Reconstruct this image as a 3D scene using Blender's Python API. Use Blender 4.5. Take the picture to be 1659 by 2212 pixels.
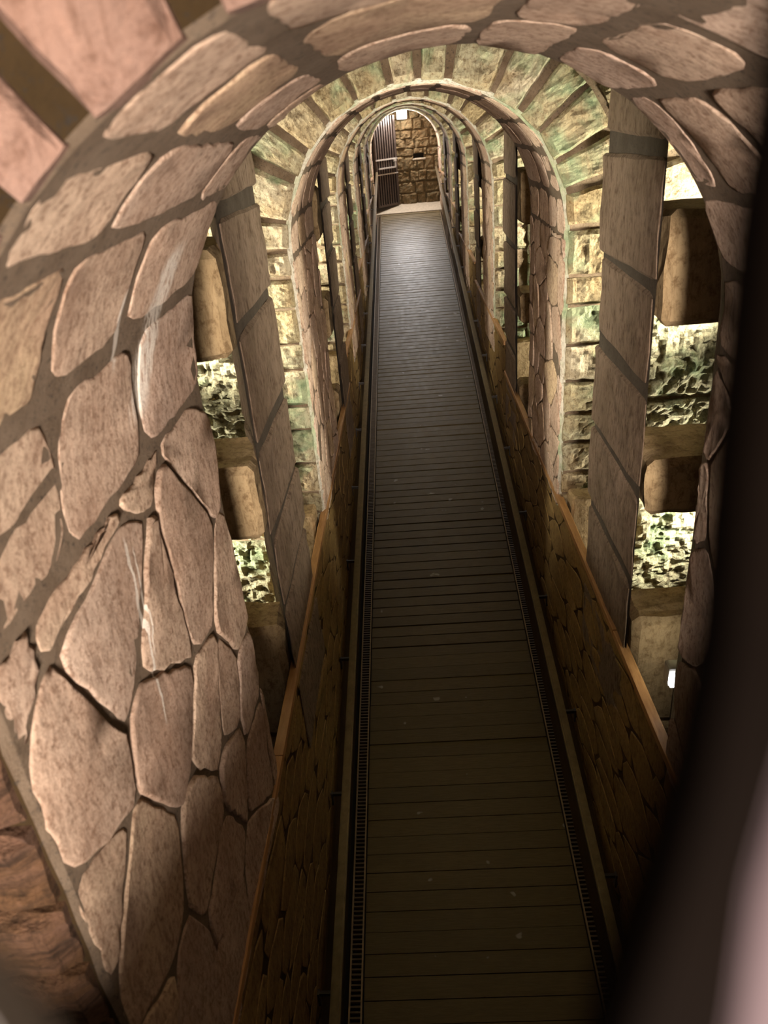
import bpy, bmesh, math, random
from mathutils import Vector, Matrix, noise as mnoise

random.seed(7)
PI = math.pi
for o in list(bpy.data.objects):
    bpy.data.objects.remove(o)
SC = bpy.context.scene
COL = SC.collection

# ------------------------------------------------------------------ camera
PITCH, YAW, ROLL, FPX = 0.4777, -0.0581, -0.0907, 1634.14
CAM = Vector((-0.1166, 0.0, 0.0))          # the tunnel's middle plane is X = 0, Y runs down the tunnel

def ray(u, v):
    c, s = math.cos(ROLL), math.sin(ROLL)
    u, v = u * c + v * s, -u * s + v * c
    cp, sp = math.cos(PITCH), math.sin(PITCH)
    Y, Z, X = cp - v * sp, -(sp + v * cp), u
    cy, sy = math.cos(YAW), math.sin(YAW)
    return Vector((X * cy + Y * sy, -X * sy + Y * cy, Z))

fwd = ray(0, 0)
right = (ray(1, 0) - fwd).normalized()
up = -(ray(0, 1) - fwd).normalized()
fwd.normalize()
camd = bpy.data.cameras.new('camera')
cam = bpy.data.objects.new('camera', camd)
COL.objects.link(cam)
M = Matrix((right, up, -fwd)).transposed().to_4x4()
M.translation = CAM
cam.matrix_world = M
camd.sensor_fit = 'HORIZONTAL'
camd.sensor_width = 36.0
camd.lens = FPX / 1659 * 36.0
camd.clip_start = 0.005
camd.dof.use_dof = True
camd.dof.focus_distance = 4.5
camd.dof.aperture_fstop = camd.lens / 6.0
SC.camera = cam

# ------------------------------------------------------------------ world, lights, exposure
W = bpy.data.worlds.new('world')
SC.world = W
W.use_nodes = True
W.node_tree.nodes['Background'].inputs[0].default_value = (1.0, 0.86, 0.80, 1)
W.node_tree.nodes['Background'].inputs[1].default_value = 0.25
SC.view_settings.view_transform = 'Standard'
SC.view_settings.look = 'None'
SC.view_settings.gamma = 1.0
SC.view_settings.use_curve_mapping = False
SC.view_settings.exposure = 0.75

def area(name, loc, target, power, size, color):
    d = bpy.data.lights.new(name, 'AREA')
    d.shape = 'DISK'
    d.size = size
    d.energy = power
    d.color = color
    o = bpy.data.objects.new(name, d)
    COL.objects.link(o)
    o.location = loc
    o.rotation_euler = (Vector(target) - Vector(loc)).to_track_quat('-Z', 'Y').to_euler()
    return o

LAMP = (1.0, 0.96, 0.80)
# floodlights hidden in the side pockets, behind each pier (the pockets beside the camera too)
POCKET_Y = [3.92, 7.42, 10.52, 13.98, 17.35]
def spot(name, loc, aim, power, radius, color):
    d = bpy.data.lights.new(name, 'SPOT')
    d.energy = power
    d.shadow_soft_size = radius
    d.color = color
    d.spot_size = math.radians(176)
    d.spot_blend = 0.35
    o = bpy.data.objects.new(name, d)
    COL.objects.link(o)
    o.location = loc
    o.rotation_euler = Vector(aim).to_track_quat('-Z', 'Y').to_euler()
    return o

for i, y in enumerate(POCKET_Y):
    for sg in (-1, 1):
        spot('pocket_light', (sg * 1.72, y + 0.12, -0.85), (-sg * 0.45, 0.8, 0.55), [165, 122, 105, 88, 70][i], 0.07, LAMP)
        spot('pocket_light_low', (sg * 1.78, y + 0.18, -2.3), (-sg * 0.5, 0.8, 0.25), [75, 50, 40, 32, 26][i], 0.06, LAMP)
area('room_light', (0.12, -2.5, -0.45), (-0.05, 1.6, -0.20), 380, 0.6, (1.0, 0.87, 0.77))

# ------------------------------------------------------------------ node helpers and materials
def nodes_of(name):
    m = bpy.data.materials.new(name)
    m.use_nodes = True
    nt = m.node_tree
    return m, nt, nt.nodes['Principled BSDF']

def nd(nt, kind, **kw):
    n = nt.nodes.new(kind)
    for k, v in kw.items():
        setattr(n, k, v)
    return n

def noise_tex(nt, vec, scale, detail=6, rough=0.6, dist=0.0):
    n = nd(nt, 'ShaderNodeTexNoise')
    n.inputs['Scale'].default_value = scale
    n.inputs['Detail'].default_value = detail
    n.inputs['Roughness'].default_value = rough
    n.inputs['Distortion'].default_value = dist
    nt.links.new(vec, n.inputs['Vector'])
    return n.outputs['Fac']

def ramp(nt, fac, stops):
    r = nd(nt, 'ShaderNodeValToRGB')
    el = r.color_ramp.elements
    while len(el) < len(stops):
        el.new(0.5)
    for e, (p, c) in zip(el, stops):
        e.position = p
        e.color = (c[0], c[1], c[2], 1) if not isinstance(c, (int, float)) else (c, c, c, 1)
    nt.links.new(fac, r.inputs[0])
    return r.outputs[0]

def mix(nt, fac, a, b, mode='MIX'):
    m = nd(nt, 'ShaderNodeMix', data_type='RGBA', blend_type=mode)
    for sock, val in ((m.inputs[0], fac), (m.inputs[6], a), (m.inputs[7], b)):
        if isinstance(val, (int, float)):
            sock.default_value = val
        elif isinstance(val, tuple):
            sock.default_value = (val[0], val[1], val[2], 1)
        else:
            nt.links.new(val, sock)
    return m.outputs[2]

def math_n(nt, op, a, b=None):
    m = nd(nt, 'ShaderNodeMath', operation=op)
    for sock, val in ((m.inputs[0], a), (m.inputs[1], b)):
        if val is None:
            continue
        if isinstance(val, (int, float)):
            sock.default_value = val
        else:
            nt.links.new(val, sock)
    return m.outputs[0]

def coords(nt, scale=(1, 1, 1)):
    t = nd(nt, 'ShaderNodeNewGeometry')
    mp = nd(nt, 'ShaderNodeMapping')
    mp.inputs['Scale'].default_value = scale
    nt.links.new(t.outputs['Position'], mp.inputs[0])
    return mp.outputs[0]

def obj_random(nt):
    return nd(nt, 'ShaderNodeObjectInfo').outputs['Random']

def bump(nt, bsdf, height, strength, dist):
    b = nd(nt, 'ShaderNodeBump')
    b.inputs['Strength'].default_value = strength
    b.inputs['Distance'].default_value = dist
    nt.links.new(height, b.inputs['Height'])
    nt.links.new(b.outputs[0], bsdf.inputs['Normal'])

def lime_runs(nt):
    """white lime run-off on the left wall of the first arch: a broad fringe and thin trickles below it"""
    t = nd(nt, 'ShaderNodeNewGeometry')
    sp = nd(nt, 'ShaderNodeSeparateXYZ')
    nt.links.new(t.outputs['Position'], sp.inputs[0])
    x, y, z = sp.outputs
    fine = noise_tex(nt, coords(nt, (30, 30, 3.0)), 2.2, 4, 0.75)
    wob = noise_tex(nt, coords(nt), 9, 3, 0.6)
    out = None
    for yc, slope, zc, wy, z0, z1, k in ((1.72, 0.7, -0.38, 0.085, -0.58, -0.20, 0.42), (1.48, 0.2, -0.32, 0.016, -0.42, -0.24, 0.15),
                                         (1.36, 0.10, -0.85, 0.007, -1.22, -0.72, 0.10), (1.39, 0.18, -0.85, 0.005, -1.05, -0.76, 0.10)):
        line = math_n(nt, 'ADD', math_n(nt, 'MULTIPLY', math_n(nt, 'SUBTRACT', z, zc), slope), yc)
        d = math_n(nt, 'ABSOLUTE', math_n(nt, 'SUBTRACT', math_n(nt, 'ADD', y, math_n(nt, 'MULTIPLY', math_n(nt, 'SUBTRACT', wob, 0.5), 0.05)), line))
        m = math_n(nt, 'SUBTRACT', 1.0, math_n(nt, 'DIVIDE', d, wy))
        m = math_n(nt, 'MAXIMUM', m, 0.0)
        zr = nd(nt, 'ShaderNodeMapRange', interpolation_type='SMOOTHSTEP')
        nt.links.new(z, zr.inputs[0])
        zr.inputs[1].default_value = z0
        zr.inputs[2].default_value = z0 + 0.12
        zt = nd(nt, 'ShaderNodeMapRange', interpolation_type='SMOOTHSTEP')
        nt.links.new(z, zt.inputs[0])
        zt.inputs[1].default_value = z1
        zt.inputs[2].default_value = z1 - 0.08
        m = math_n(nt, 'MULTIPLY', math_n(nt, 'MULTIPLY', m, zr.outputs[0]), zt.outputs[0])
        m = math_n(nt, 'MULTIPLY', m, ramp(nt, fine, [(k, 0.0), (k + 0.14, 1.6)]))
        out = m if out is None else math_n(nt, 'MAXIMUM', out, m)
    left = math_n(nt, 'LESS_THAN', x, -0.5)
    return math_n(nt, 'MINIMUM', math_n(nt, 'MULTIPLY', math_n(nt, 'MULTIPLY', out, left), 2.2), 0.92)

def stone_material(name, stops, blotch, pit, moss=0.0, lime=False, bump_s=0.5, bump_d=0.02, grain=38, stretch=(1, 1, 1)):
    m, nt, b = nodes_of(name)
    v = coords(nt, stretch)
    c = ramp(nt, obj_random(nt), stops)
    n1 = noise_tex(nt, v, 5.0, 5, 0.6, 0.3)
    c = mix(nt, ramp(nt, n1, [(0.42, 0.0), (0.68, 0.75)]), c, blotch)
    nf = noise_tex(nt, coords(nt, (26, 26, 7)), 2.0, 6, 0.75, 0.8)
    c = mix(nt, ramp(nt, nf, [(0.34, 0.65), (0.50, 0.0)]), c, pit)
    c = mix(nt, ramp(nt, nf, [(0.55, 0.0), (0.72, 0.30)]), c, tuple(min(1.0, q * 1.7) for q in blotch))
    n2 = noise_tex(nt, v, grain, 6, 0.7)
    c = mix(nt, ramp(nt, n2, [(0.34, 0.8), (0.50, 0.0)]), c, pit)
    if moss:
        n3 = noise_tex(nt, v, 2.6, 4, 0.6, 0.4)
        g = ramp(nt, n3, [(0.50 - 0.12 * moss, 0.0), (0.64, 0.85)])
        n4 = noise_tex(nt, v, 16, 4, 0.7)
        gc = ramp(nt, n4, [(0.35, (0.17, 0.25, 0.13)), (0.6, (0.42, 0.47, 0.27))])
        c = mix(nt, g, c, gc)
    if lime:
        c = mix(nt, lime_runs(nt), c, (0.80, 0.72, 0.62))
    nt.links.new(c, b.inputs['Base Color'])
    b.inputs['Roughness'].default_value = 0.88
    b.inputs['Specular IOR Level'].default_value = 0.2
    h1 = noise_tex(nt, v, grain * 0.55, 8, 0.75)
    h2 = noise_tex(nt, v, 7, 4, 0.6)
    h = math_n(nt, 'ADD', math_n(nt, 'MULTIPLY', h1, 0.7), h2)
    bump(nt, b, h, bump_s, bump_d)
    return m

TAN = [(0.0, (0.46, 0.32, 0.235)), (0.2, (0.62, 0.46, 0.34)), (0.4, (0.58, 0.43, 0.335)), (0.6, (0.66, 0.49, 0.35)), (0.8, (0.47, 0.34, 0.255)), (1.0, (0.62, 0.45, 0.27))]
MAT_FACING = stone_material('facing_stone', TAN, (0.40, 0.26, 0.18), (0.20, 0.11, 0.065), lime=True, bump_s=0.8, bump_d=0.03, grain=60)
MAT_RIM = stone_material('mossy_rim', [(0.0, (0.62, 0.56, 0.46)), (1.0, (0.62, 0.56, 0.46))], (0.50, 0.42, 0.32), (0.2, 0.15, 0.1), moss=0.15, bump_s=1.0, bump_d=0.03, grain=40)
MAT_FRONT = stone_material('mossy_ashlar', [(0.0, (0.55, 0.46, 0.27)), (0.4, (0.47, 0.42, 0.27)), (0.7, (0.62, 0.52, 0.36)), (1.0, (0.52, 0.39, 0.20))],
                           (0.42, 0.28, 0.13), (0.14, 0.08, 0.03), moss=-0.3, bump_s=1.0, bump_d=0.07, grain=42)
MAT_ROUGH = stone_material('chiselled_rock', [(0.0, (0.52, 0.47, 0.30)), (1.0, (0.48, 0.46, 0.30))],
                           (0.46, 0.38, 0.24), (0.14, 0.10, 0.05), moss=-0.3, bump_s=1.0, bump_d=0.09, grain=34)
MAT_NEARFRONT = stone_material('rose_rock', [(0.0, (0.16, 0.100, 0.076)), (1.0, (0.195, 0.124, 0.096))],
                           (0.18, 0.10, 0.07), (0.08, 0.04, 0.025), bump_s=0.9, bump_d=0.03, grain=22)
MAT_PIER = stone_material('pier_stone', [(0.0, (0.25, 0.172, 0.115)), (1.0, (0.30, 0.212, 0.148))],
                          (0.19, 0.13, 0.08), (0.09, 0.05, 0.025), bump_s=1.0, bump_d=0.06, grain=34, stretch=(1, 1, 0.5))
MAT_STRUT = stone_material('strut_stone', [(0.0, (0.34, 0.24, 0.13)), (1.0, (0.40, 0.29, 0.155))],
                           (0.32, 0.22, 0.11), (0.15, 0.09, 0.04), moss=0.0, bump_s=0.6, bump_d=0.02, grain=24)
MAT_PARAPET = stone_material('parapet_stone', [(0.0, (0.215, 0.135, 0.045)), (1.0, (0.26, 0.165, 0.06))],
                             (0.20, 0.12, 0.042), (0.10, 0.05, 0.015), bump_s=0.35, bump_d=0.012)
MAT_END = stone_material('end_rubble', [(0.0, (0.17, 0.115, 0.055)), (1.0, (0.22, 0.155, 0.08))],
                         (0.14, 0.09, 0.04), (0.06, 0.06, 0.03), bump_s=1.0, bump_d=0.04, grain=16)
MAT_ROCK = stone_material('dark_rock', [(0.0, (0.075, 0.036, 0.014)), (1.0, (0.10, 0.05, 0.022))],
                          (0.12, 0.065, 0.045), (0.02, 0.01, 0.004), bump_s=1.0, bump_d=0.05, grain=14, stretch=(0.6, 0.6, 2.4))

def mortar_material(name, a, c, lime):
    m, nt, b = nodes_of(name)
    v = coords(nt)
    n = noise_tex(nt, v, 9, 6, 0.7)
    col = ramp(nt, n, [(0.3, a), (0.7, c)])
    n2 = noise_tex(nt, v, 70, 4, 0.8)
    col = mix(nt, ramp(nt, n2, [(0.30, 0.8), (0.46, 0.0)]), col, (0.05, 0.045, 0.04))
    if lime:
        col = mix(nt, lime_runs(nt), col, (0.78, 0.70, 0.60))
    nt.links.new(col, b.inputs['Base Color'])
    b.inputs['Roughness'].default_value = 0.95
    b.inputs['Specular IOR Level'].default_value = 0.15
    bump(nt, b, noise_tex(nt, v, 60, 8, 0.8), 1.0, 0.025)
    return m

MAT_MORTAR = mortar_material('brown_mortar', (0.19, 0.132, 0.085), (0.31, 0.23, 0.16), True)
MAT_PIERJOINT = mortar_material('pier_joint', (0.095, 0.072, 0.05), (0.15, 0.118, 0.085), False)
MAT_JOINT = mortar_material('pale_joint', (0.22, 0.145, 0.085), (0.42, 0.31, 0.20), False)
MAT_DARKJOINT = mortar_material('parapet_joint', (0.07, 0.04, 0.012), (0.10, 0.058, 0.02), False)
MAT_RENDER = mortar_material('skirting_render', (0.105, 0.062, 0.018), (0.14, 0.086, 0.029), False)

def wood_material(name, c0, c1, rough, spec, scale):
    m, nt, b = nodes_of(name)
    v = coords(nt, scale)
    n = noise_tex(nt, v, 7, 6, 0.65, 0.4)
    c = ramp(nt, n, [(0.3, c0), (0.7, c1)])
    r = obj_random(nt)
    c = mix(nt, math_n(nt, 'MULTIPLY', r, 0.35), c, (c0[0] * 0.7, c0[1] * 0.7, c0[2] * 0.7))
    # pale scuffs and droppings on the walking surface
    sp = noise_tex(nt, coords(nt), 9, 2, 0.4)
    c = mix(nt, ramp(nt, sp, [(0.735, 0.0), (0.765, 0.5)]), c, (0.5, 0.47, 0.42))
    nt.links.new(c, b.inputs['Base Color'])
    rn = noise_tex(nt, coords(nt), 14, 5, 0.6)
    nt.links.new(ramp(nt, rn, [(0.3, rough * 0.9), (0.7, min(1.0, rough * 1.2))]), b.inputs['Roughness'])
    b.inputs['Specular IOR Level'].default_value = spec
    bump(nt, b, n, 0.3, 0.006)
    return m

MAT_PLANK = wood_material('grey_plank', (0.10, 0.066, 0.014), (0.15, 0.102, 0.028), 0.48, 0.55, (1.5, 14, 6))
MAT_CAP = wood_material('coping_timber', (0.28, 0.135, 0.045), (0.46, 0.25, 0.095), 0.6, 0.4, (10, 1.5, 10))

def plain(name, col, rough=0.5, metal=0.0, spec=0.5, nz=0.15, bs=0.1):
    m, nt, b = nodes_of(name)
    v = coords(nt)
    n = noise_tex(nt, v, 22, 5, 0.6)
    lo = tuple(x * (1 - nz * 1.6) for x in col)
    hi = tuple(min(1, x * (1 + nz)) for x in col)
    nt.links.new(ramp(nt, n, [(0.3, lo), (0.7, hi)]), b.inputs['Base Color'])
    b.inputs['Roughness'].default_value = rough
    b.inputs['Metallic'].default_value = metal
    b.inputs['Specular IOR Level'].default_value = spec
    bump(nt, b, n, bs, 0.003)
    return m

MAT_RAIL = plain('rail_metal', (0.20, 0.155, 0.085), 0.33, 0.55)
MAT_BRACKET = plain('bracket_steel', (0.035, 0.025, 0.018), 0.5, 0.3)
MAT_GRATE = plain('grate_iron', (0.12, 0.08, 0.04), 0.55, 0.2)
MAT_EDGE = plain('grate_edge', (0.34, 0.25, 0.15), 0.45, 0.2)
MAT_PIT = plain('channel_dark', (0.02, 0.015, 0.01), 0.9)
MAT_GATE = plain('gate_steel', (0.10, 0.075, 0.062), 0.38, 0.55)
MAT_GATEBAR = plain('gate_pale_steel', (0.55, 0.52, 0.47), 0.35, 0.4)
MAT_LAMPBODY = plain('lamp_body', (0.5, 0.5, 0.48), 0.4)
MAT_BARDARK = plain('bar_dark', (0.0014, 0.0006, 0.0002), 0.8, 0, 0.02)  # shaded side of the window bar put into the base colour
MAT_BARPALE = plain('bar_pale', (0.056, 0.040, 0.043), 0.8, 0, 0.1)  # lit side of the same bar as its own paler colour
MAT_BRACE = plain('brace_paint', (0.22, 0.20, 0.19), 0.7, 0, 0.2)
MAT_SLAB = plain('threshold_stone', (0.46, 0.39, 0.29), 0.7, 0, 0.3)
MAT_HOLE = plain('niche_shade', (0.05, 0.035, 0.02), 0.95)  # shade inside the socket hole painted as a dark colour

def emit(name, col, s):
    m = bpy.data.materials.new(name)
    m.use_nodes = True
    nt = m.node_tree
    nt.nodes.remove(nt.nodes['Principled BSDF'])
    e = nd(nt, 'ShaderNodeEmission')
    e.inputs[0].default_value = (*col, 1)
    e.inputs[1].default_value = s
    nt.links.new(e.outputs[0], nt.nodes['Material Output'].inputs[0])
    return m

MAT_GLOW = emit('lamp_glow', (1.0, 0.98, 0.95), 14)

# ------------------------------------------------------------------ object helpers
def link_mesh(name, verts, faces, mat, parent=None, smooth=False):
    me = bpy.data.meshes.new(name)
    me.from_pydata([tuple(v) for v in verts], [], faces)
    me.materials.append(mat)
    if smooth:
        me.polygons.foreach_set('use_smooth', [True] * len(me.polygons))
    me.update()
    o = bpy.data.objects.new(name, me)
    COL.objects.link(o)
    if parent is not None:
        o.parent = parent
    return o

def fix_normals(o):
    bm = bmesh.new()
    bm.from_mesh(o.data)
    bmesh.ops.recalc_face_normals(bm, faces=bm.faces)
    bm.to_mesh(o.data)
    bm.free()
    return o

def tag(o, label, cat, group=None, kind=None):
    o['label'] = label
    if cat:
        o['category'] = cat
    if group:
        o['group'] = group
    if kind:
        o['kind'] = kind
    return o

def empty(name, loc=(0, 0, 0)):
    o = bpy.data.objects.new(name, None)
    COL.objects.link(o)
    o.empty_display_size = 0.1
    return o

def box_vf(x0, x1, y0, y1, z0, z1):
    v = [(x0, y0, z0), (x1, y0, z0), (x1, y1, z0), (x0, y1, z0), (x0, y0, z1), (x1, y0, z1), (x1, y1, z1), (x0, y1, z1)]
    f = [(0, 3, 2, 1), (4, 5, 6, 7), (0, 1, 5, 4), (1, 2, 6, 5), (2, 3, 7, 6), (3, 0, 4, 7)]
    return v, f

def box(name, x0, x1, y0, y1, z0, z1, mat, parent=None, bevel=0.0):
    if x0 > x1:
        x0, x1 = x1, x0
    v, f = box_vf(x0, x1, y0, y1, z0, z1)
    o = link_mesh(name, v, f, mat, parent)
    if bevel:
        bm = bmesh.new()
        bm.from_mesh(o.data)
        bmesh.ops.bevel(bm, geom=bm.edges[:], offset=bevel, segments=2, affect='EDGES', profile=0.7)
        bm.to_mesh(o.data)
        bm.free()
        o.data.materials.clear()
        o.data.materials.append(mat)
    return o

def rough_box(name, x0, x1, y0, y1, z0, z1, mat, parent, amp=0.012, cuts=5, seed=0.0, bevel=0.015):
    """a quarried block: bevelled, subdivided and pushed about by noise"""
    if x0 > x1:
        x0, x1 = x1, x0
    v, f = box_vf(x0, x1, y0, y1, z0, z1)
    bm = bmesh.new()
    bv = [bm.verts.new(p) for p in v]
    for q in f:
        bm.faces.new([bv[i] for i in q])
    bmesh.ops.bevel(bm, geom=bm.edges[:], offset=bevel, segments=1, affect='EDGES')
    bmesh.ops.subdivide_edges(bm, edges=[e for e in bm.edges if e.calc_length() > 0.08], cuts=cuts, use_grid_fill=True)
    for w in bm.verts:
        p = w.co
        n = mnoise.noise_vector(p * 6 + Vector((seed, seed, seed)))
        n2 = mnoise.noise_vector(p * 19 + Vector((seed, 3, 0)))
        w.co = p + n * amp + n2 * amp * 0.5
    bmesh.ops.recalc_face_normals(bm, faces=bm.faces)
    me = bpy.data.meshes.new(name)
    bm.to_mesh(me)
    bm.free()
    me.materials.append(mat)
    o = bpy.data.objects.new(name, me)
    COL.objects.link(o)
    o.parent = parent
    return o

# --- voronoi rubble in a plane (a, b): returns rounded polygons, one per stone
def clip_half(poly, p, n):
    out = []
    L = len(poly)
    for i in range(L):
        a, b = poly[i], poly[(i + 1) % L]
        da = (a[0] - p[0]) * n[0] + (a[1] - p[1]) * n[1]
        db = (b[0] - p[0]) * n[0] + (b[1] - p[1]) * n[1]
        if da <= 0:
            out.append(a)
        if (da < 0 < db) or (db < 0 < da):
            t = da / (da - db)
            out.append((a[0] + (b[0] - a[0]) * t, a[1] + (b[1] - a[1]) * t))
    return out

def resample(poly, n):
    L = len(poly)
    seg = [math.dist(poly[i], poly[(i + 1) % L]) for i in range(L)]
    tot = sum(seg)
    out, i, acc = [], 0, 0.0
    for k in range(n):
        t = tot * k / n
        while acc + seg[i] < t and i < L - 1:
            acc += seg[i]
            i += 1
        f = (t - acc) / max(seg[i], 1e-9)
        a, b = poly[i], poly[(i + 1) % L]
        out.append((a[0] + (b[0] - a[0]) * f, a[1] + (b[1] - a[1]) * f))
    return out

def rubble_cells(a0, a1, b0, b1, la, lb, rnd, jit=0.33, gap=0.02, npt=14, edge_gap=0.0, wob=0.006, rnd_c=0.2):
    """cells in a staggered, jittered grid: long in a, short in b"""
    seeds = []
    rows = max(1, round((b1 - b0) / lb))
    hb = (b1 - b0) / rows
    for r in range(-1, rows + 1):
        nn = max(1, round((a1 - a0) / la))
        ha = (a1 - a0) / nn
        off = (0.5 if r % 2 else 0.0) + rnd.uniform(-0.2, 0.2)
        for c in range(-1, nn + 2):
            if rnd.random() < 0.06:
                continue
            seeds.append((a0 + (c + off) * ha + rnd.uniform(-jit, jit) * ha, b0 + (r + 0.5) * hb + rnd.uniform(-jit, jit) * hb * 0.8))
    k = la / lb * 0.62                      # anisotropy of the metric
    cells = []
    for i, s in enumerate(seeds):
        if not (a0 - la < s[0] < a1 + la and b0 - lb < s[1] < b1 + lb):
            continue
        e = edge_gap
        poly = [(a0 + e, (b0 + e) * k), (a1 - e, (b0 + e) * k), (a1 - e, (b1 - e) * k), (a0 + e, (b1 - e) * k)]
        S = (s[0], s[1] * k)
        for j, t in enumerate(seeds):
            if j == i:
                continue
            T = (t[0], t[1] * k)
            dx, dy = T[0] - S[0], T[1] - S[1]
            d = math.hypot(dx, dy)
            if d > la * 3.2 or d < 1e-6:
                continue
            poly = clip_half(poly, ((S[0] + T[0]) / 2, (S[1] + T[1]) / 2), (dx / d, dy / d))
            if len(poly) < 3:
                break
        if len(poly) < 3:
            continue
        poly = [(a, b / k) for a, b in poly]
        # inset by the joint half width
        cx = sum(q[0] for q in poly) / len(poly)
        cy = sum(q[1] for q in poly) / len(poly)
        full = poly
        g = gap * rnd.uniform(0.6, 1.4)
        ok = poly
        for q in range(len(full)):
            A, B = full[q], full[(q + 1) % len(full)]
            ex, ey = B[0] - A[0], B[1] - A[1]
            el = math.hypot(ex, ey)
            if el < 1e-6:
                continue
            nx, ny = ey / el, -ex / el
            if (cx - A[0]) * nx + (cy - A[1]) * ny > 0:
                nx, ny = -nx, -ny
            ok = clip_half(ok, (A[0] - nx * g, A[1] - ny * g), (nx, ny))
            if len(ok) < 3:
                break
        if len(ok) < 3:
            continue
        area2 = abs(sum(ok[q][0] * ok[(q + 1) % len(ok)][1] - ok[(q + 1) % len(ok)][0] * ok[q][1] for q in range(len(ok))))
        if area2 < 0.1 * la * lb:
            continue
        for _ in range(2):                   # round the corners
            nw = []
            for q in range(len(ok)):
                A, B = ok[q], ok[(q + 1) % len(ok)]
                k0, k1 = 1 - rnd_c, rnd_c
                nw += [(A[0] * k0 + B[0] * k1, A[1] * k0 + B[1] * k1), (A[0] * k1 + B[0] * k0, A[1] * k1 + B[1] * k0)]
            ok = nw
        ok = resample(ok, npt)
        ok = [(a + rnd.uniform(-wob, wob), b + rnd.uniform(-wob, wob)) for a, b in ok]
        cells.append(ok)
    return cells

def course_cells(a0, a1, b0, b1, la, lb, rnd, gap=0.016, npt=16):
    """roughly coursed squared stones, corners knocked about"""
    cells = []
    b = b0
    while b < b1 - 0.04:
        h = lb * rnd.uniform(0.7, 1.35)
        if b1 - (b + h) < 0.1:
            h = b1 - b
        a = a0
        first = True
        while a < a1 - 0.05:
            w = la * (rnd.uniform(0.45, 1.0) if first else rnd.uniform(0.7, 1.4))
            first = False
            if a1 - (a + w) < 0.16:
                w = a1 - a
            g = gap * rnd.uniform(0.7, 1.3)
            j = lambda k: rnd.uniform(-k, k)
            sl = j(0.03)
            q = [(a + g + sl, b + g), (a + w / 2, b + g), (a + w - g + j(0.025), b + g), (a + w - g + j(0.01), b + h / 2),
                 (a + w - g + j(0.03), b + h - g), (a + w / 2, b + h - g), (a + g - sl, b + h - g), (a + g + j(0.01), b + h / 2)]
            q = [(min(max(x + j(0.006), a0), a1), min(max(y + j(0.012), b0), b1)) for x, y in q]
            # now and then a blunt pointed end
            if rnd.random() < 0.3:
                q[3] = (min(q[3][0] + 0.03, a1), q[3][1] + j(0.03))
            for _ in range(2):
                nw = []
                for i in range(len(q)):
                    A, B = q[i], q[(i + 1) % len(q)]
                    nw += [(A[0] * 0.78 + B[0] * 0.22, A[1] * 0.78 + B[1] * 0.22), (A[0] * 0.22 + B[0] * 0.78, A[1] * 0.22 + B[1] * 0.78)]
                q = nw
            cells.append([(x + j(0.004), y + j(0.004)) for x, y in resample(q, npt)])
            a += w
        b += h
    return cells

def stone_from_cell(name, cell, place, height, mat, parent, rnd, back=0.012, tilt=0.006, inset=0.009):
    """place(a, b, h) -> point; h is the height above the mortar bed"""
    n = len(cell)
    cx = sum(q[0] for q in cell) / n
    cy = sum(q[1] for q in cell) / n
    rad = max(math.dist((cx, cy), q) for q in cell)
    ta, tb = rnd.uniform(-tilt, tilt), rnd.uniform(-tilt, tilt)
    rings = [(1.0, -back), (1.0, height * 0.6), (1.0 - inset / rad, height), (1.0 - 2.2 * inset / rad, height * 1.04)]
    vs, fs = [], []
    for sc, h in rings:
        for a, b in cell:
            aa, bb = cx + (a - cx) * sc, cy + (b - cy) * sc
            hh = h
            if h > 0:
                hh = max(0.002, h + ta * (aa - cx) / rad + tb * (bb - cy) / rad + rnd.uniform(-0.0022, 0.0022))
            vs.append(place(aa, bb, hh))
    vs.append(place(cx, cy, height * 1.06))
    for r in range(len(rings) - 1):
        for i in range(n):
            j = (i + 1) % n
            fs.append((r * n + i, r * n + j, (r + 1) * n + j, (r + 1) * n + i))
    k = (len(rings) - 1) * n
    for i in range(n):
        fs.append((k + i, k + (i + 1) % n, len(vs) - 1))
    return link_mesh(name, vs, fs, mat, parent, smooth=True)

def orient(objs):
    for o in objs:
        fix_normals(o)

# ------------------------------------------------------------------ measures
R = 0.75            # inner half width of the arches
ZS = -0.605         # springing
ZB = -2.30          # foot of the arch facings (behind the parapets)
XO, ZT = 1.95, 0.80   # pocket outer wall, pocket roof
ARCHES = [(0.82, 2.22), (4.34, 5.60), (7.95, 9.00), (11.05, 12.20), (14.40, 15.55), (17.85, 19.18)]
PIERS = [(2.76, 3.58), (6.30, 7.05), (9.42, 10.05), (12.90, 13.55), (16.25, 16.85)]
FZ0, FS = -4.782, 0.1543
def floor_z(y):
    return FZ0 + FS * y
PARAPETS = [(-0.30, 7.05, -2.22), (7.05, 10.10, -1.94), (10.10, 13.50, -1.71), (13.50, 16.90, -1.40), (16.90, 19.20, -1.10)]
def parapet_top(y):
    for a, b, z in PARAPETS:
        if y < b:
            return z
    return PARAPETS[-1][2]

LW = ZS - ZB
TOT = 2 * LW + PI * R
def profile(s, h=0.0, r=R):
    """point and inward offset along the arch profile, s from the left foot to the right foot"""
    if s < LW:
        return (-(r - h), ZB + s)
    if s > LW + PI * R:
        return ((r - h), ZS - (s - LW - PI * R))
    a = (s - LW) / R
    return (-(r - h) * math.cos(a), ZS + (r - h) * math.sin(a))

# ------------------------------------------------------------------ setting: shell
def structure(o, label, cat):
    return tag(o, label, cat, kind='structure')

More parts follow.
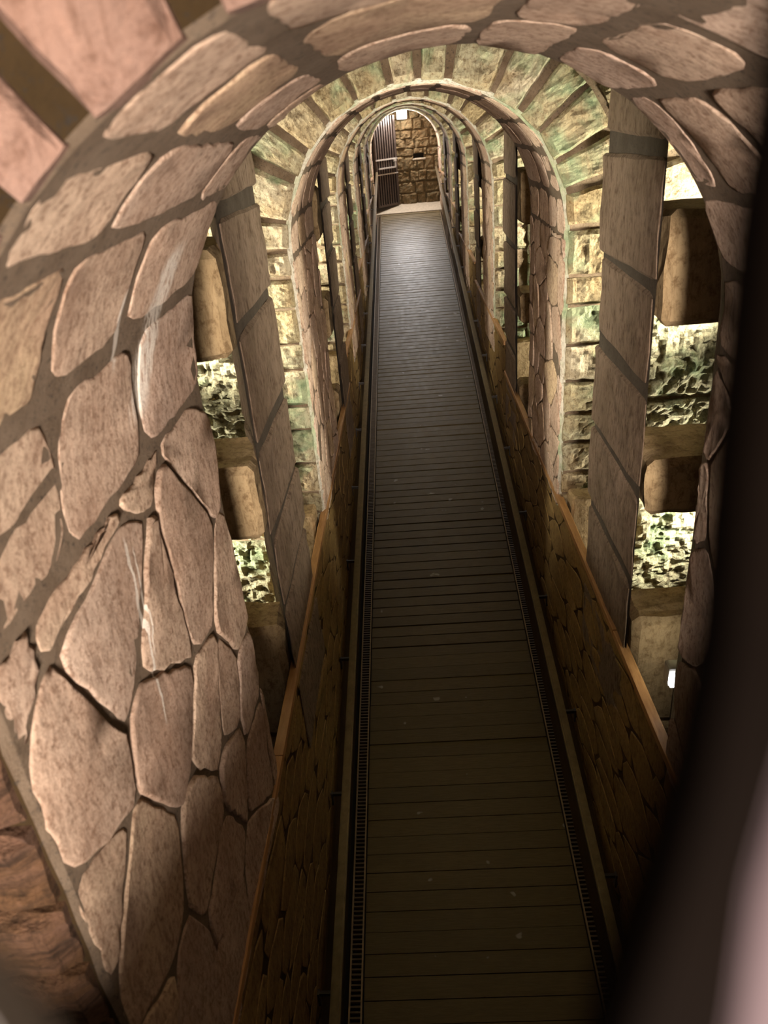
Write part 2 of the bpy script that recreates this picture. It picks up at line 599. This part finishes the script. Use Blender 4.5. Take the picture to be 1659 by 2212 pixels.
for nm, sg, lab in (('wall_left', -1, 'rough outer rock wall closing the lit pockets on the left'), ('wall_right', 1, 'rough outer rock wall closing the lit pockets on the right')):
    vs, fs = [], []
    ny, nz = 100, 20
    for i in range(ny + 1):
        for j in range(nz + 1):
            y = -0.4 + 19.8 * i / ny
            z = -3.2 + (ZT + 3.2) * j / nz
            vs.append((sg * (XO + 0.05 * mnoise.noise(Vector((sg * 5, y * 3, z * 3)))), y, z))
    for i in range(ny):
        for j in range(nz):
            a = i * (nz + 1) + j
            fs.append((a, a + 1, a + nz + 2, a + nz + 1))
    structure(link_mesh(nm, vs, fs, MAT_ROUGH), lab, 'wall')
structure(box('ceiling', -XO - 0.1, XO + 0.1, -0.4, 19.4, ZT, ZT + 0.1, MAT_ROUGH), 'rock roof above the stone arches and their open slots', 'ceiling')

# unseen wall added behind the camera; its opening limits where room light falls
wb = structure(empty('added_back_wall'), 'unseen wall added behind the camera, its opening limiting the room light', 'wall')
box('masonry', -XO, XO, -0.42, -0.30, -4.9, -1.0, MAT_MORTAR, wb)
box('masonry', -XO, -0.62, -0.42, -0.30, -1.0, ZT, MAT_MORTAR, wb)
box('masonry', 0.62, XO, -0.42, -0.30, -1.0, ZT, MAT_MORTAR, wb)
box('added_sill', -0.62, 0.62, -0.44, -0.27, -1.04, -1.0, MAT_SLAB, wb, 0.01)

# ------------------------------------------------------------------ arches
def front_block(name, pts, y, h, mat, parent, rnd, n, amp, freq):
    """one ashlar on a face: pts = 4 corners (x, z) in order; the face stands h in front (towards -Y) of y"""
    vs, fs = [], []
    sd = rnd.uniform(0, 50)
    for j in range(n + 1):
        for i in range(n + 1):
            u, v = i / n, j / n
            x = (pts[0][0] * (1 - u) + pts[1][0] * u) * (1 - v) + (pts[3][0] * (1 - u) + pts[2][0] * u) * v
            z = (pts[0][1] * (1 - u) + pts[1][1] * u) * (1 - v) + (pts[3][1] * (1 - u) + pts[2][1] * u) * v
            e = min(u, 1 - u, v, 1 - v)
            rim = min(1.0, e * n / 1.0)
            k = mnoise.noise(Vector((x * freq, sd, z * freq))) + 0.55 * mnoise.noise(Vector((x * freq * 2.4, sd + 9, z * freq * 2.9)))
            hh = h * (0.35 + 0.65 * rim) + amp * k
            jx = 0.006 * mnoise.noise(Vector((x * 12, sd, z * 12)))
            jz = 0.006 * mnoise.noise(Vector((x * 12, sd + 4, z * 12)))
            vs.append((x + jx, y - max(hh, 0.0), z + jz))
    for j in range(n):
        for i in range(n):
            a = j * (n + 1) + i
            fs.append((a, a + 1, a + n + 2, a + n + 1))
    # sides back into the joint
    loop = [i for i in range(n + 1)] + [(j + 1) * (n + 1) - 1 for j in range(1, n + 1)] + \
           [n * (n + 1) + i for i in range(n - 1, -1, -1)] + [j * (n + 1) for j in range(n - 1, 0, -1)]
    base = len(vs)
    for i in loop:
        vs.append((vs[i][0], y + 0.02, vs[i][2]))
    L = len(loop)
    for i in range(L):
        j = (i + 1) % L
        fs.append((loop[i], base + i, base + j, loop[j]))
    o = link_mesh(name, vs, fs, mat, parent)
    fix_normals(o)
    return o

ARCH_LABEL = ['stone arch nearest the camera, pale rubble facing with lime streaks filling the left foreground',
              'second stone arch down the tunnel, its mossy front ring brightly lit',
              'third stone arch down the tunnel, between the second and third pairs of slim piers',
              'fourth stone arch down the tunnel, narrow in view with small facing stones',
              'fifth stone arch down the tunnel, last but one before the gate',
              'last stone arch framing the metal gate at the far end']

def make_arch(idx, y0, y1):
    rnd = random.Random(100 + idx)
    root = tag(empty('stone_arch'), ARCH_LABEL[idx], 'arch', 'stone arches of the tunnel', 'structure')
    near = idx == 0
    # mortar bed: inner shell with a slightly worn rim, front and back faces
    NS = 72
    e0, e1 = (0.012, 0.10) if near else (0.045, 0.05)
    ys = [y0, y0 + e0, (y0 + y1) / 2, y1 - e1, y1]
    hs = [-0.008 if near else -0.02, 0.002, 0.0, 0.002, -0.025]
    vs, fs = [], []
    for k, y in enumerate(ys):
        for i in range(NS + 1):
            s = TOT * i / NS
            w = 0.0045 * mnoise.noise(Vector((s * 4, y * 4, idx)))
            x, z = profile(s, hs[k] + w)
            vs.append((x, y + (0.02 * mnoise.noise(Vector((s * 7, idx * 3.1, k))) if k in (0, 4) else 0), z))
    for k in range(len(ys) - 1):
        for i in range(NS):
            a = k * (NS + 1) + i
            fs.append((a, a + 1, a + NS + 2, a + NS + 1))
    for k in (0, len(ys) - 1):
        base = len(vs)
        for i in range(NS + 1):
            x, y, z = vs[k * (NS + 1) + i]
            s = TOT * i / NS
            if LW <= s <= LW + PI * R:
                dx, dz = x, z - ZS
                t = min(XO / max(abs(dx), 1e-6), (ZT - ZS) / max(dz, 1e-6))
                vs.append((dx * t, y, ZS + dz * t))
            else:
                vs.append((math.copysign(XO, x), y, z if i not in (0, NS) else -3.1))
        for i in range(NS):
            a = k * (NS + 1) + i
            fs.append((a, a + 1, base + i + 1, base + i))
    me = link_mesh('mortar', vs, fs, MAT_MORTAR, root, smooth=False)
    me.data.materials.append(MAT_JOINT)
    nshell = (len(ys) - 1) * NS
    me.data.materials.append(MAT_RIM)
    me.data.materials.append(MAT_DARKJOINT)
    for q in me.data.polygons:
        if q.index >= nshell:
            q.material_index = 3 if near else 1
        elif (q.index < NS and not near) or q.index >= nshell - NS:
            q.material_index = 2
    fix_normals(me)
    # facing stones
    if near:
        la, lb, gp = 0.45, 0.25, 0.022
    else:
        la, lb, gp = 0.36, 0.21, 0.016
    zones = [(0.0, LW - 0.05), (LW - 0.05, LW + PI * R + 0.05), (LW + PI * R + 0.05, TOT)]
    for zi, (s0, s1) in enumerate(zones):
        low = zi != 1
        if low:
            cells = rubble_cells(y0 + e0 * 0.6, y1 - e1 * 0.7, s0, s1, la * 0.85, lb * 1.0, rnd, jit=0.46, gap=gp * 0.36, npt=28 if near else 18 if idx < 2 else 12, rnd_c=0.09, wob=0.006)
        else:
            cells = course_cells(y0 + e0 * 0.6, y1 - e1 * 0.7, s0, s1, la, lb, rnd, gap=gp * (0.95 if near else 1.1), npt=30 if near else 20 if idx < 2 else 14)
        for c in cells:
            def place(a, b, h):
                rim = min(a - y0, y1 - a)
                hh = h if rim > 0.04 else h * max(0.0, rim / 0.04)
                x, z = profile(b, hh)
                return (x, a, z)
            stone_from_cell('stone', c, place, rnd.uniform(0.004, 0.009) if low else rnd.uniform(0.003, 0.006), MAT_FACING, root, rnd,
                            tilt=0.006 if low else 0.002, inset=0.007)
    # front face: voussoirs and coursed ashlar
    n1 = 10 if idx < 2 else (8 if idx < 3 else 4)
    nv = 15 if near else 14
    mf, mr = (MAT_NEARFRONT, MAT_ROCK) if near else (MAT_FRONT, MAT_ROUGH)
    for r0, r1, cnt in ((R + (0.0 if near else 0.012), R + 0.34, nv), (R + 0.36, R + 0.78, nv)):
        edges = [math.radians(q) for q in (0, 11, 22, 33, 46.5, 55.3, 67.8, 80, 92, 104, 117, 130, 143, 156, 168, 180)] if near else [PI * (i + (rnd.uniform(-0.2, 0.2) if 0 < i < cnt else 0)) / cnt for i in range(cnt + 1)]
        for i in range(cnt):
            jw = (0.02, 0.032) if near else (0.012, 0.03)
            a0, a1 = edges[i] + rnd.uniform(*jw), edges[i + 1] - rnd.uniform(*jw)
            rr = r1 + rnd.uniform(-0.03, 0.0)
            am = (a0 + a1) / 2
            if ZS + r0 * math.sin(am) > ZT - 0.05:
                continue
            P = [(-r * math.cos(a), min(ZT, ZS + r * math.sin(a))) for r, a in ((r0, a0), (r0, a1), (rr, a1), (rr, a0))]
            front_block('voussoir', P, y0, rnd.uniform(0.015, 0.045), mf, root, rnd, n1, 0.010, 14)
    for sg in (-1, 1):
        z = -2.75
        while z < ZS - 0.05:
            h = rnd.uniform(0.15, 0.24)
            z1 = min(z + h, ZS)
            if ZS - z1 < 0.1:
                z1 = ZS
            x = R + 0.015
            first = True
            while x < XO - 0.05:
                w = rnd.uniform(0.22, 0.34)
                x1 = x + w
                g = 0.010
                P = [(sg * x, z + g), (sg * (x1 - g), z + g), (sg * (x1 - g), z1 - g), (sg * x, z1 - g)]
                if z1 > -2.35 or near:
                    front_block('ashlar_block', P, y0, rnd.uniform(0.02, 0.06), mr if near else mf, root, rnd, n1, 0.016, 15)
                break
            z = z1
        # big chiselled blocks further out, seen through the pier recesses
        z = -3.0
        while z < ZS - 0.05:
            z1 = z + rnd.uniform(0.6, 0.8)
            if ZS - z1 < 0.3:
                z1 = ZS
            front_block('rock_block', [(sg * 1.09, z + 0.012), (sg * XO, z + 0.012), (sg * XO, z1 - 0.012), (sg * 1.09, z1 - 0.012)], y0,
                        0.05, mr, root, rnd, 44 if 0 < idx < 3 else 12, 0.038, 19)
            z = z1
        # ledge at the foot of the front face
        if idx:
            rough_box('ledge', sg * 0.80, sg * 1.12, y0 - 0.16, y0 + 0.02, -2.85, -2.15, MAT_STRUT, root, 0.010, 3, idx)
    return root

for i, (a, b) in enumerate(ARCHES):
    make_arch(i, a, b)

# ------------------------------------------------------------------ piers with their struts
ORD = ['first', 'second', 'third', 'fourth', 'fifth']
def make_pier(idx, y0, y1, sg):
    rnd = random.Random(300 + idx * 2 + (sg > 0))
    side = 'right' if sg > 0 else 'left'
    root = tag(empty('stone_pier'), '%s slim stone pier from the camera on the %s side, strutted to the rock behind' % (ORD[idx], side), 'pier', 'slim piers in the open slots')
    dz = -0.07 * (idx > 0)
    xi = 0.75
    wd = (0.04, 0.14, 0.20) if idx == 0 else (0.012, 0.045, 0.06)
    # post: thin slabs on edge, wedge shaped in plan, mortar bands between
    z = -2.75
    slabs = []
    while z < ZT:
        h = rnd.uniform(0.36, 0.5)
        slabs.append((z, min(z + h, ZT)))
        z += h
    for k, (za, zb) in enumerate(slabs):
        g = 0.026
        off = rnd.uniform(-0.012, 0.004)
        cs = [(xi + off, y0 + rnd.uniform(-0.02, 0.02)), (xi + off, y1 + rnd.uniform(-0.03, 0.03)), (xi + wd[2], y1 - 0.05), (xi + wd[1], y0 + 0.42), (xi + wd[0], y0 + 0.12)]
        skew = rnd.uniform(-0.03, 0.03)
        bm = bmesh.new()
        lo = [bm.verts.new((sg * x, y, za + g + skew * (y - y0))) for x, y in cs]
        hi = [bm.verts.new((sg * x, y, zb - g + skew * (y - y0))) for x, y in cs]
        bm.faces.new(lo)
        bm.faces.new(hi)
        for i in range(5):
            j = (i + 1) % 5
            bm.faces.new((lo[i], lo[j], hi[j], hi[i]))
        bmesh.ops.bevel(bm, geom=bm.edges[:], offset=0.012, segments=1, affect='EDGES')
        bmesh.ops.subdivide_edges(bm, edges=[e for e in bm.edges if e.calc_length() > 0.1], cuts=4, use_grid_fill=True)
        for w in bm.verts:
            w.co += mnoise.noise_vector(w.co * 9 + Vector((k, idx, sg))) * 0.009
        bmesh.ops.recalc_face_normals(bm, faces=bm.faces)
        me = bpy.data.meshes.new('slab')
        bm.to_mesh(me)
        bm.free()
        me.materials.append(MAT_PIER)
        o = bpy.data.objects.new('slab', me)
        COL.objects.link(o)
        o.parent = root
    # mortar core showing in the joints
    cs = [(xi + 0.015, y0 + 0.02), (xi + 0.015, y1 - 0.02), (xi + wd[2] - 0.01, y1 - 0.07), (xi + wd[1] - 0.01, y0 + 0.44), (xi + wd[0] + 0.008, y0 + 0.15)]
    vs = [(sg * x, y, -2.75) for x, y in cs] + [(sg * x, y, ZT) for x, y in cs]
    fs = [(0, 1, 2, 3, 4), (5, 6, 7, 8, 9)] + [(i, (i + 1) % 5, 5 + (i + 1) % 5, 5 + i) for i in range(5)]
    fix_normals(link_mesh('mortar', vs, fs, MAT_PIERJOINT, root))
    # struts: stones laid across from the post to the rock, open recesses between
    rt = sg > 0
    for za, zb in ((-0.75, -0.36), (-1.53, -1.29 if rt else -1.20), (-3.05, -2.06 if rt else -2.0)):
        x = xi + 0.04
        first = True
        while x < XO:
            w = rnd.uniform(0.45, 0.7)
            x1 = min(x + w, XO + 0.02)
            if XO - x1 < 0.2:
                x1 = XO + 0.02
            if zb - za > 0.6:
                zm = za + rnd.uniform(0.3, 0.42)
                rough_box('strut_stone', sg * x, sg * (x1 - 0.012), y0 + 0.02, y0 + 0.30, za + dz, zm - 0.008 + dz, MAT_STRUT, root, 0.012, 4, idx + x, 0.02)
                rough_box('strut_stone', sg * x, sg * (x1 - 0.012), y0 + 0.02, y0 + 0.28, zm + 0.008 + dz, zb + dz, MAT_STRUT, root, 0.014, 4, idx + x + 7, 0.03)
            else:
                rough_box('strut_stone', sg * x, sg * (x1 - 0.012), y0, y0 + 0.40, za + dz, zb + dz, MAT_STRUT, root, 0.014, 5, idx + x, 0.025)
            x = x1
            first = False
    return root

for i, (a, b) in enumerate(PIERS):
    for sg in (-1, 1):
        make_pier(i, a, b, sg)

# pocket floors
gaps = [(-0.3, 0.82)] + [(ARCHES[i][1], ARCHES[i + 1][0]) for i in range(5)]
pf = structure(empty('trim_pocket_floor'), 'rock floor of the lit side pockets behind the parapets', 'ledge')
for (a, b) in gaps:
    for sg in (-1, 1):
        box('rock_ledge', sg * 0.78, sg * (XO + 0.05), a - 0.02, b + 0.02, -3.2, -3.02, MAT_STRUT, pf)

# ------------------------------------------------------------------ parapets
XP = 0.757
PN = ['long near', 'second', 'third', 'fourth', 'last short']
for sg in (-1, 1):
    side = 'right' if sg > 0 else 'left'
    for k, (ya, yb, zt) in enumerate(PARAPETS):
        rnd = random.Random(500 + k * 2 + (sg > 0))
        root = tag(empty('parapet_wall'), '%s parapet of brown rubble with a timber-coloured coping along the %s side' % (PN[k], side), 'parapet', 'stepped parapets beside the ramp', 'structure')
        # core: follows the ramp at its foot
        vs = []
        for y in (ya, yb):
            zf = floor_z(y) - 0.1
            vs += [(sg * XP, y, zf), (sg * (XP + 0.03), y, zf), (sg * (XP + 0.03), y, zt - 0.02), (sg * XP, y, zt - 0.02)]
        fs = [(0, 1, 5, 4), (1, 2, 6, 5), (2, 3, 7, 6), (3, 0, 4, 7), (0, 3, 2, 1), (4, 5, 6, 7)]
        fix_normals(link_mesh('mortar', vs, fs, MAT_DARKJOINT, root))
        # rendered skirting below the handrail
        vs = []
        for y in (ya + 0.002, yb - 0.002):
            zf = floor_z(y) - 0.1
            zk = floor_z(y) + 0.72
            vs += [(sg * (XP - 0.012), y, zf), (sg * (XP + 0.01), y, zf), (sg * (XP + 0.01), y, zk), (sg * (XP - 0.012), y, zk)]
        fix_normals(link_mesh('skirting', vs, fs, MAT_RENDER, root))
        # rubble between the skirting and the coping; rows climb with the ramp at the bottom
        y0 = max(ya, 0.2)
        hmax = zt - (floor_z(y0) + 0.72)
        cells = rubble_cells(y0, yb, zt - hmax, zt - 0.02, 0.50, 0.125 if k == 0 else 0.15, rnd, jit=0.42, gap=0.006, npt=12, rnd_c=0.14)
        cnt = 0
        for c in cells:
            cy = sum(q[0] for q in c) / len(c)
            cz = min(q[1] for q in c)
            if max(q[1] for q in c) < floor_z(cy) + 0.72:
                continue
            if cnt >= 300:
                break
            cnt += 1
            def place(a, b, h):
                return (sg * (XP - h), a, b)
            stone_from_cell('stone', c, place, rnd.uniform(0.0025, 0.005), MAT_PARAPET, root, rnd, back=0.006, tilt=0.003)
        # coping in lengths
        y = ya
        while y < yb - 0.01:
            y2 = min(y + rnd.uniform(1.1, 1.7), yb)
            if yb - y2 < 0.4:
                y2 = yb
            box('coping', sg * 0.738, sg * 0.780, y + 0.002, y2 - 0.002, zt - 0.035, zt + rnd.uniform(-0.003, 0.003), MAT_CAP, root, 0.005)
            y = y2

# ------------------------------------------------------------------ floor: planks, threshold, drains
FC = 0.03
fl = structure(empty('floor'), 'sloping boardwalk of dark transverse planks climbing to the gate', 'floor')
PITCH_P = 0.1215
y = 0.2
rnd = random.Random(9)
ca, sa = math.cos(math.atan(FS)), math.sin(math.atan(FS))
def slab_on_ramp(name, x0, x1, ya, yb, top, thick, mat, parent, camber=0.0):
    vs = []
    for yy in (ya, yb):
        z = floor_z(yy) + top
        vs += [(x0, yy, z - thick), (x1, yy, z - thick + camber), (x1, yy, z + camber), (x0, yy, z)]
    fs = [(0, 1, 5, 4), (1, 2, 6, 5), (2, 3, 7, 6), (3, 0, 4, 7), (0, 3, 2, 1), (4, 5, 6, 7)]
    o = link_mesh(name, vs, fs, mat, parent)
    return fix_normals(o)
slab_on_ramp('bed', -XP, XP, -0.3, 19.2, -0.06, 0.1, MAT_PIT, fl)
while y < 18.35:
    d = rnd.uniform(-0.002, 0.002)
    o = slab_on_ramp('plank', FC - 0.655, FC + 0.655, y, y + PITCH_P - (rnd.uniform(0.018, 0.024) if y > 9 else rnd.uniform(0.011, 0.015) if y > 5 else rnd.uniform(0.0035, 0.006)), d, 0.035, MAT_PLANK, fl, rnd.uniform(-0.002, 0.002))
    y += PITCH_P
slab_on_ramp('threshold', -XP, XP, y + 0.01, 19.2, 0.012, 0.06, MAT_SLAB, fl)

for sg in (-1, 1):
    side = 'right' if sg > 0 else 'left'
    xa, xb = (FC + sg * 0.664), (FC + sg * 0.742)
    x0, x1 = min(xa, xb), max(xa, xb)
    root = tag(empty('drain_grate'), 'long slotted iron drain grate along the %s edge of the boardwalk' % side, 'drain')
    slab_on_ramp('edge_strip', x0, x0 + 0.010, 0.2, 18.3, 0.004, 0.04, MAT_EDGE, root)
    slab_on_ramp('edge_strip', x1 - 0.010, x1, 0.2, 18.3, 0.004, 0.04, MAT_EDGE, root)
    vs, fs = [], []
    yy = 0.22
    while yy < 18.28:
        z = floor_z(yy)
        b = len(vs)
        v, f = box_vf(x0 + 0.010, x1 - 0.010, yy, yy + 0.011, z - 0.02, z + 0.001)
        vs += v
        fs += [tuple(b + q for q in g) for g in f]
        yy += 0.0275
    o = link_mesh('crossbar', vs, fs, MAT_GRATE, root)
    o['kind'] = 'stuff'

# ------------------------------------------------------------------ handrails
RH = 0.87
for sg in (-1, 1):
    side = 'right' if sg > 0 else 'left'
    root = tag(empty('handrail'), 'slim metal handrail on brackets along the %s wall of the ramp' % side, 'handrail')
    vs = []
    xr0, xr1 = sg * 0.640, sg * 0.690
    for yy in (0.3, 18.6):
        z = floor_z(yy) + RH
        vs += [(xr0, yy, z - 0.03), (xr1, yy, z - 0.03), (xr1, yy, z + 0.012), (xr0, yy, z + 0.012)]
    fs = [(0, 1, 5, 4), (1, 2, 6, 5), (2, 3, 7, 6), (3, 0, 4, 7), (0, 3, 2, 1), (4, 5, 6, 7)]
    o = fix_normals(link_mesh('rail', vs, fs, MAT_RAIL, root))
    bm = bmesh.new()
    bm.from_mesh(o.data)
    bmesh.ops.bevel(bm, geom=bm.edges[:], offset=0.008, segments=2, affect='EDGES')
    bm.to_mesh(o.data)
    bm.free()
    k = 0
    yy = 1.06 if sg < 0 else 1.56
    while yy < 18.6:
        z = floor_z(yy) + RH
        br = box('bracket', sg * 0.688, sg * 0.757, yy - 0.008, yy + 0.008, z - 0.024, z - 0.004, MAT_BRACKET, root)
        box('wall_plate', sg * 0.744, sg * 0.757, yy - 0.014, yy + 0.014, z - 0.09, z + 0.0, MAT_BRACKET, br)
        yy += 1.035

# ------------------------------------------------------------------ far end: wall, gate, lamp
we = structure(empty('wall_far'), 'rough rubble end wall with a dark socket hole beside the gate', 'wall')
YE = 19.2
hx0, hx1, hz0, hz1 = 0.18, 0.42, -0.86, -0.76
vs, fs = [], []
xs = [-XO, hx0, hx1, XO]
zs = [-3.0, hz0, hz1, ZT]
for z in zs:
    for x in xs:
        vs.append((x, YE, z))
for j in range(3):
    for i in range(3):
        if (i, j) != (1, 1):
            a = j * 4 + i
            fs.append((a, a + 1, a + 5, a + 4))
link_mesh('mortar', vs, fs, MAT_END, we)
v, f = box_vf(hx0, hx1, YE, YE + 0.3, hz0, hz1)
link_mesh('socket_hole', v, [q for q in f if q != (0, 1, 5, 4)], MAT_HOLE, we)
rnd = random.Random(77)
zz = -1.86
while zz < 0.2:
    h = rnd.uniform(0.16, 0.30)
    xx = -0.82
    while xx < 0.82:
        w = rnd.uniform(0.18, 0.42)
        jq = lambda: rnd.uniform(-0.02, 0.02)
        P = [(xx + 0.004 + jq(), zz + 0.004 + jq()), (xx + w - 0.004 + jq(), zz + 0.004 + jq()), (xx + w - 0.004 + jq(), zz + h - 0.004 + jq()), (xx + 0.004 + jq(), zz + h - 0.004 + jq())]
        if not (hx0 - 0.02 < xx + w and xx < hx1 + 0.02 and zz < hz1 + 0.02 and zz + h > hz0 - 0.02):
            front_block('stone', P, YE, rnd.uniform(0.03, 0.07), MAT_END, we, rnd, 9, 0.028, 11)
        else:
            for qx0, qx1, qz0, qz1 in ((xx, hx0, zz, zz + h), (hx1, xx + w, zz, zz + h), (max(xx, hx0), min(xx + w, hx1), hz1, zz + h), (max(xx, hx0), min(xx + w, hx1), zz, hz0 - 0.04)):
                if qx1 - qx0 > 0.04 and qz1 - qz0 > 0.03:
                    front_block('stone', [(qx0 + 0.003, qz0 + 0.003), (qx1 - 0.003, qz0 + 0.003), (qx1 - 0.003, qz1 - 0.003), (qx0 + 0.003, qz1 - 0.003)],
                                YE, rnd.uniform(0.03, 0.06), MAT_END, we, rnd, 6, 0.02, 11)
        xx += w
    zz += h
rough_box('lip_stone', 0.16, 0.46, YE - 0.05, YE + 0.02, -0.90, -0.86, MAT_SLAB, we, 0.006, 3, 1.0, 0.008)

gate = tag(empty('gate'), 'dark ribbed metal gate standing ajar at the far end, crossed by pale bars', 'gate')
H = Vector((-0.70, 18.55))
Fv = Vector((-0.225, 19.10))
gd = (Fv - H).normalized()
gl = (Fv - H).length
gn = Vector((gd.y, -gd.x))       # towards the camera
def gate_box(name, t0, t1, z0, z1, d0, d1, mat, parent):
    vs = []
    for z in (z0, z1):
        for t, d in ((t0, d0), (t1, d0), (t1, d1), (t0, d1)):
            p = H + gd * t + gn * d
            vs.append((p.x, p.y, z))
    fs = [(0, 1, 2, 3), (4, 5, 6, 7), (0, 1, 5, 4), (1, 2, 6, 5), (2, 3, 7, 6), (3, 0, 4, 7)]
    return fix_normals(link_mesh(name, vs, fs, mat, parent))
gz0, gz1 = -1.80, 0.06
gate_box('back_sheet', 0, gl, gz0, gz1, -0.012, 0.0, MAT_GATE, gate)
ns = 9
for i in range(ns):
    t0 = gl * (i + 0.12) / ns
    t1 = gl * (i + 0.62) / ns
    gate_box('slat', t0, t1, gz0 + 0.04, gz1, 0.0, 0.04, MAT_GATE, gate)
gate_box('bottom_rail', 0, gl, gz0, gz0 + 0.05, 0.0, 0.03, MAT_GATE, gate)
gate_box('stile', gl - 0.03, gl + 0.01, gz0, gz1, -0.015, 0.03, MAT_GATE, gate)
gate_box('stile', -0.01, 0.03, gz0, gz1, -0.015, 0.03, MAT_GATE, gate)
gate_box('cross_rail', 0, gl, -0.83, -0.80, 0.02, 0.05, MAT_GATEBAR, gate)
gate_box('cross_rail', 0, gl, -1.13, -1.105, 0.02, 0.045, MAT_GATEBAR, gate)
pb = gate_box('push_bar', 0.06, gl - 0.09, -1.005, -0.975, 0.05, 0.085, MAT_GATEBAR, gate)
gate_box('bar_end', gl - 0.12, gl - 0.09, -1.005, -0.86, 0.05, 0.085, MAT_GATEBAR, pb)
gate_box('bar_knob', gl - 0.16, gl - 0.08, -0.875, -0.835, 0.05, 0.09, MAT_GATEBAR, pb)

lamp = tag(empty('bulkhead_lamp'), 'glowing white bulkhead lamp high on the end wall above the gate', 'lamp')
LX, LZ = -0.03, 0.075
box('housing', LX - 0.12, LX + 0.12, YE - 0.11, YE - 0.06, LZ - 0.12, LZ + 0.12, MAT_LAMPBODY, lamp, 0.02)
box('diffuser', LX - 0.10, LX + 0.10, YE - 0.20, YE - 0.10, LZ - 0.10, LZ + 0.10, MAT_GLOW, lamp, 0.03)
pl = bpy.data.lights.new('lamp_light', 'POINT')
pl.energy = 7
pl.color = (1.0, 0.97, 0.95)
pl.shadow_soft_size = 0.08
po = bpy.data.objects.new('lamp_light', pl)
COL.objects.link(po)
po.location = (LX, YE - 0.32, LZ - 0.06)

area('lamp_beam', (LX, YE - 0.26, LZ - 0.03), (LX + 0.1, YE - 4.5, -2.3), 42, 0.2, (1.0, 0.97, 0.96))

# small floodlight glinting at the foot of the first right-hand slot
fld = tag(empty('floodlight'), 'small bright floodlight half hidden at the foot of the right near arch', 'lamp')
box('housing', 0.82, 0.90, 2.40, 2.46, -2.12, -2.03, MAT_LAMPBODY, fld, 0.01)
box('lens', 0.822, 0.855, 2.375, 2.405, -2.105, -2.06, MAT_GLOW, fld, 0.004)
box('stand', 0.86, 0.88, 2.42, 2.44, -3.02, -2.12, MAT_BRACKET, fld)
area('flood_light', (0.90, 2.48, -2.05), (1.0, 3.0, -2.35), 0.5, 0.05, LAMP)

# ------------------------------------------------------------------ leaning window bars close to the lens
def sweep(name, left, right_, thick, away, mat, parent):
    """a bar with a rectangular section between two edge lines"""
    vs, fs = [], []
    for a, b in zip(left, right_):
        a, b = Vector(a), Vector(b)
        vs += [a, b, b + away * thick, a + away * thick]
    n = len(left)
    for i in range(n - 1):
        for k in range(4):
            fs.append((i * 4 + k, i * 4 + (k + 1) % 4, i * 4 + 4 + (k + 1) % 4, i * 4 + 4 + k))
    fs += [(0, 1, 2, 3), tuple((n - 1) * 4 + k for k in (3, 2, 1, 0))]
    o = fix_normals(link_mesh(name, vs, fs, mat, parent))
    bm = bmesh.new()
    bm.from_mesh(o.data)
    bmesh.ops.bevel(bm, geom=bm.edges[:], offset=0.0006, segments=2, affect='EDGES')
    bm.to_mesh(o.data)
    bm.free()
    return o

K = 1.5
def cp(x, y, z):
    return (CAM.x + (x + 0.0008) * K, y * K, z * K)
edge_a0 = [cp(0.132, 0.280, 0.53), cp(0.060, 0.128, 0.145), cp(0.0235, 0.0547, -0.0059), cp(0.0199, 0.0462, -0.0219), cp(0.0173, 0.0405, -0.0326), cp(0.0150, 0.0362, -0.0406), cp(0.0128, 0.0327, -0.0472), cp(0.0103, 0.0289, -0.0542), cp(-0.010, 0.0, -0.107), cp(-0.215, -0.275, -0.672)]
edge_a = [(x + (0, 0, 0.0006, 0.0014, 0.0026, 0.0026, 0.0020, 0.0010, 0, 0)[i], y, z) for i, (x, y, z) in enumerate(edge_a0)]
edge_b0 = [cp(0.138, 0.274, 0.53), cp(0.066, 0.122, 0.145), cp(0.0290, 0.0525, -0.0059), cp(0.0245, 0.0448, -0.0235), cp(0.0215, 0.0413, -0.0316), cp(0.0188, 0.0375, -0.0382), cp(0.0160, 0.0332, -0.0468), cp(0.0142, 0.0290, -0.0544), cp(-0.004, 0.0, -0.107), cp(-0.209, -0.275, -0.672)]
edge_b = [(x + (0.0090, 0.0090, 0.0085, 0.0080, 0.0072, 0.0062, 0.0056, 0.0056, 0.0056, 0.0056)[i], y, z) for i, (x, y, z) in enumerate(edge_b0)]
edge_c = [(x + 0.034, y - 0.004, z - 0.004) for x, y, z in edge_b]
wbar = tag(empty('window_bar'), 'blurred window bar at the lower right, dark on one side, pale pink on the other', 'bar')
sweep('dark_side', edge_a, edge_b, 0.012, fwd, MAT_BARDARK, wbar)['label'] = 'nearly black side of the bar, shade put into its colour'
sweep('pale_side', edge_b, edge_c, 0.012, fwd, MAT_BARPALE, wbar)['label'] = 'pale pink side of the bar, lit tone put into its colour'
brace_a = [(-0.747, 0.460, 0.80), (-0.1679, 0.0450, -0.0728), (-0.1631, 0.0414, -0.0802), (0.43, -0.39, -1.005)]
brace_b = [(x - 0.012, y - 0.004, z - 0.010) for x, y, z in brace_a]
brace = tag(empty('window_brace'), 'out-of-focus pale bar just touching the bottom left corner', 'bar')
sweep('shaft', brace_a, brace_b, 0.010, fwd, MAT_BRACE, brace)
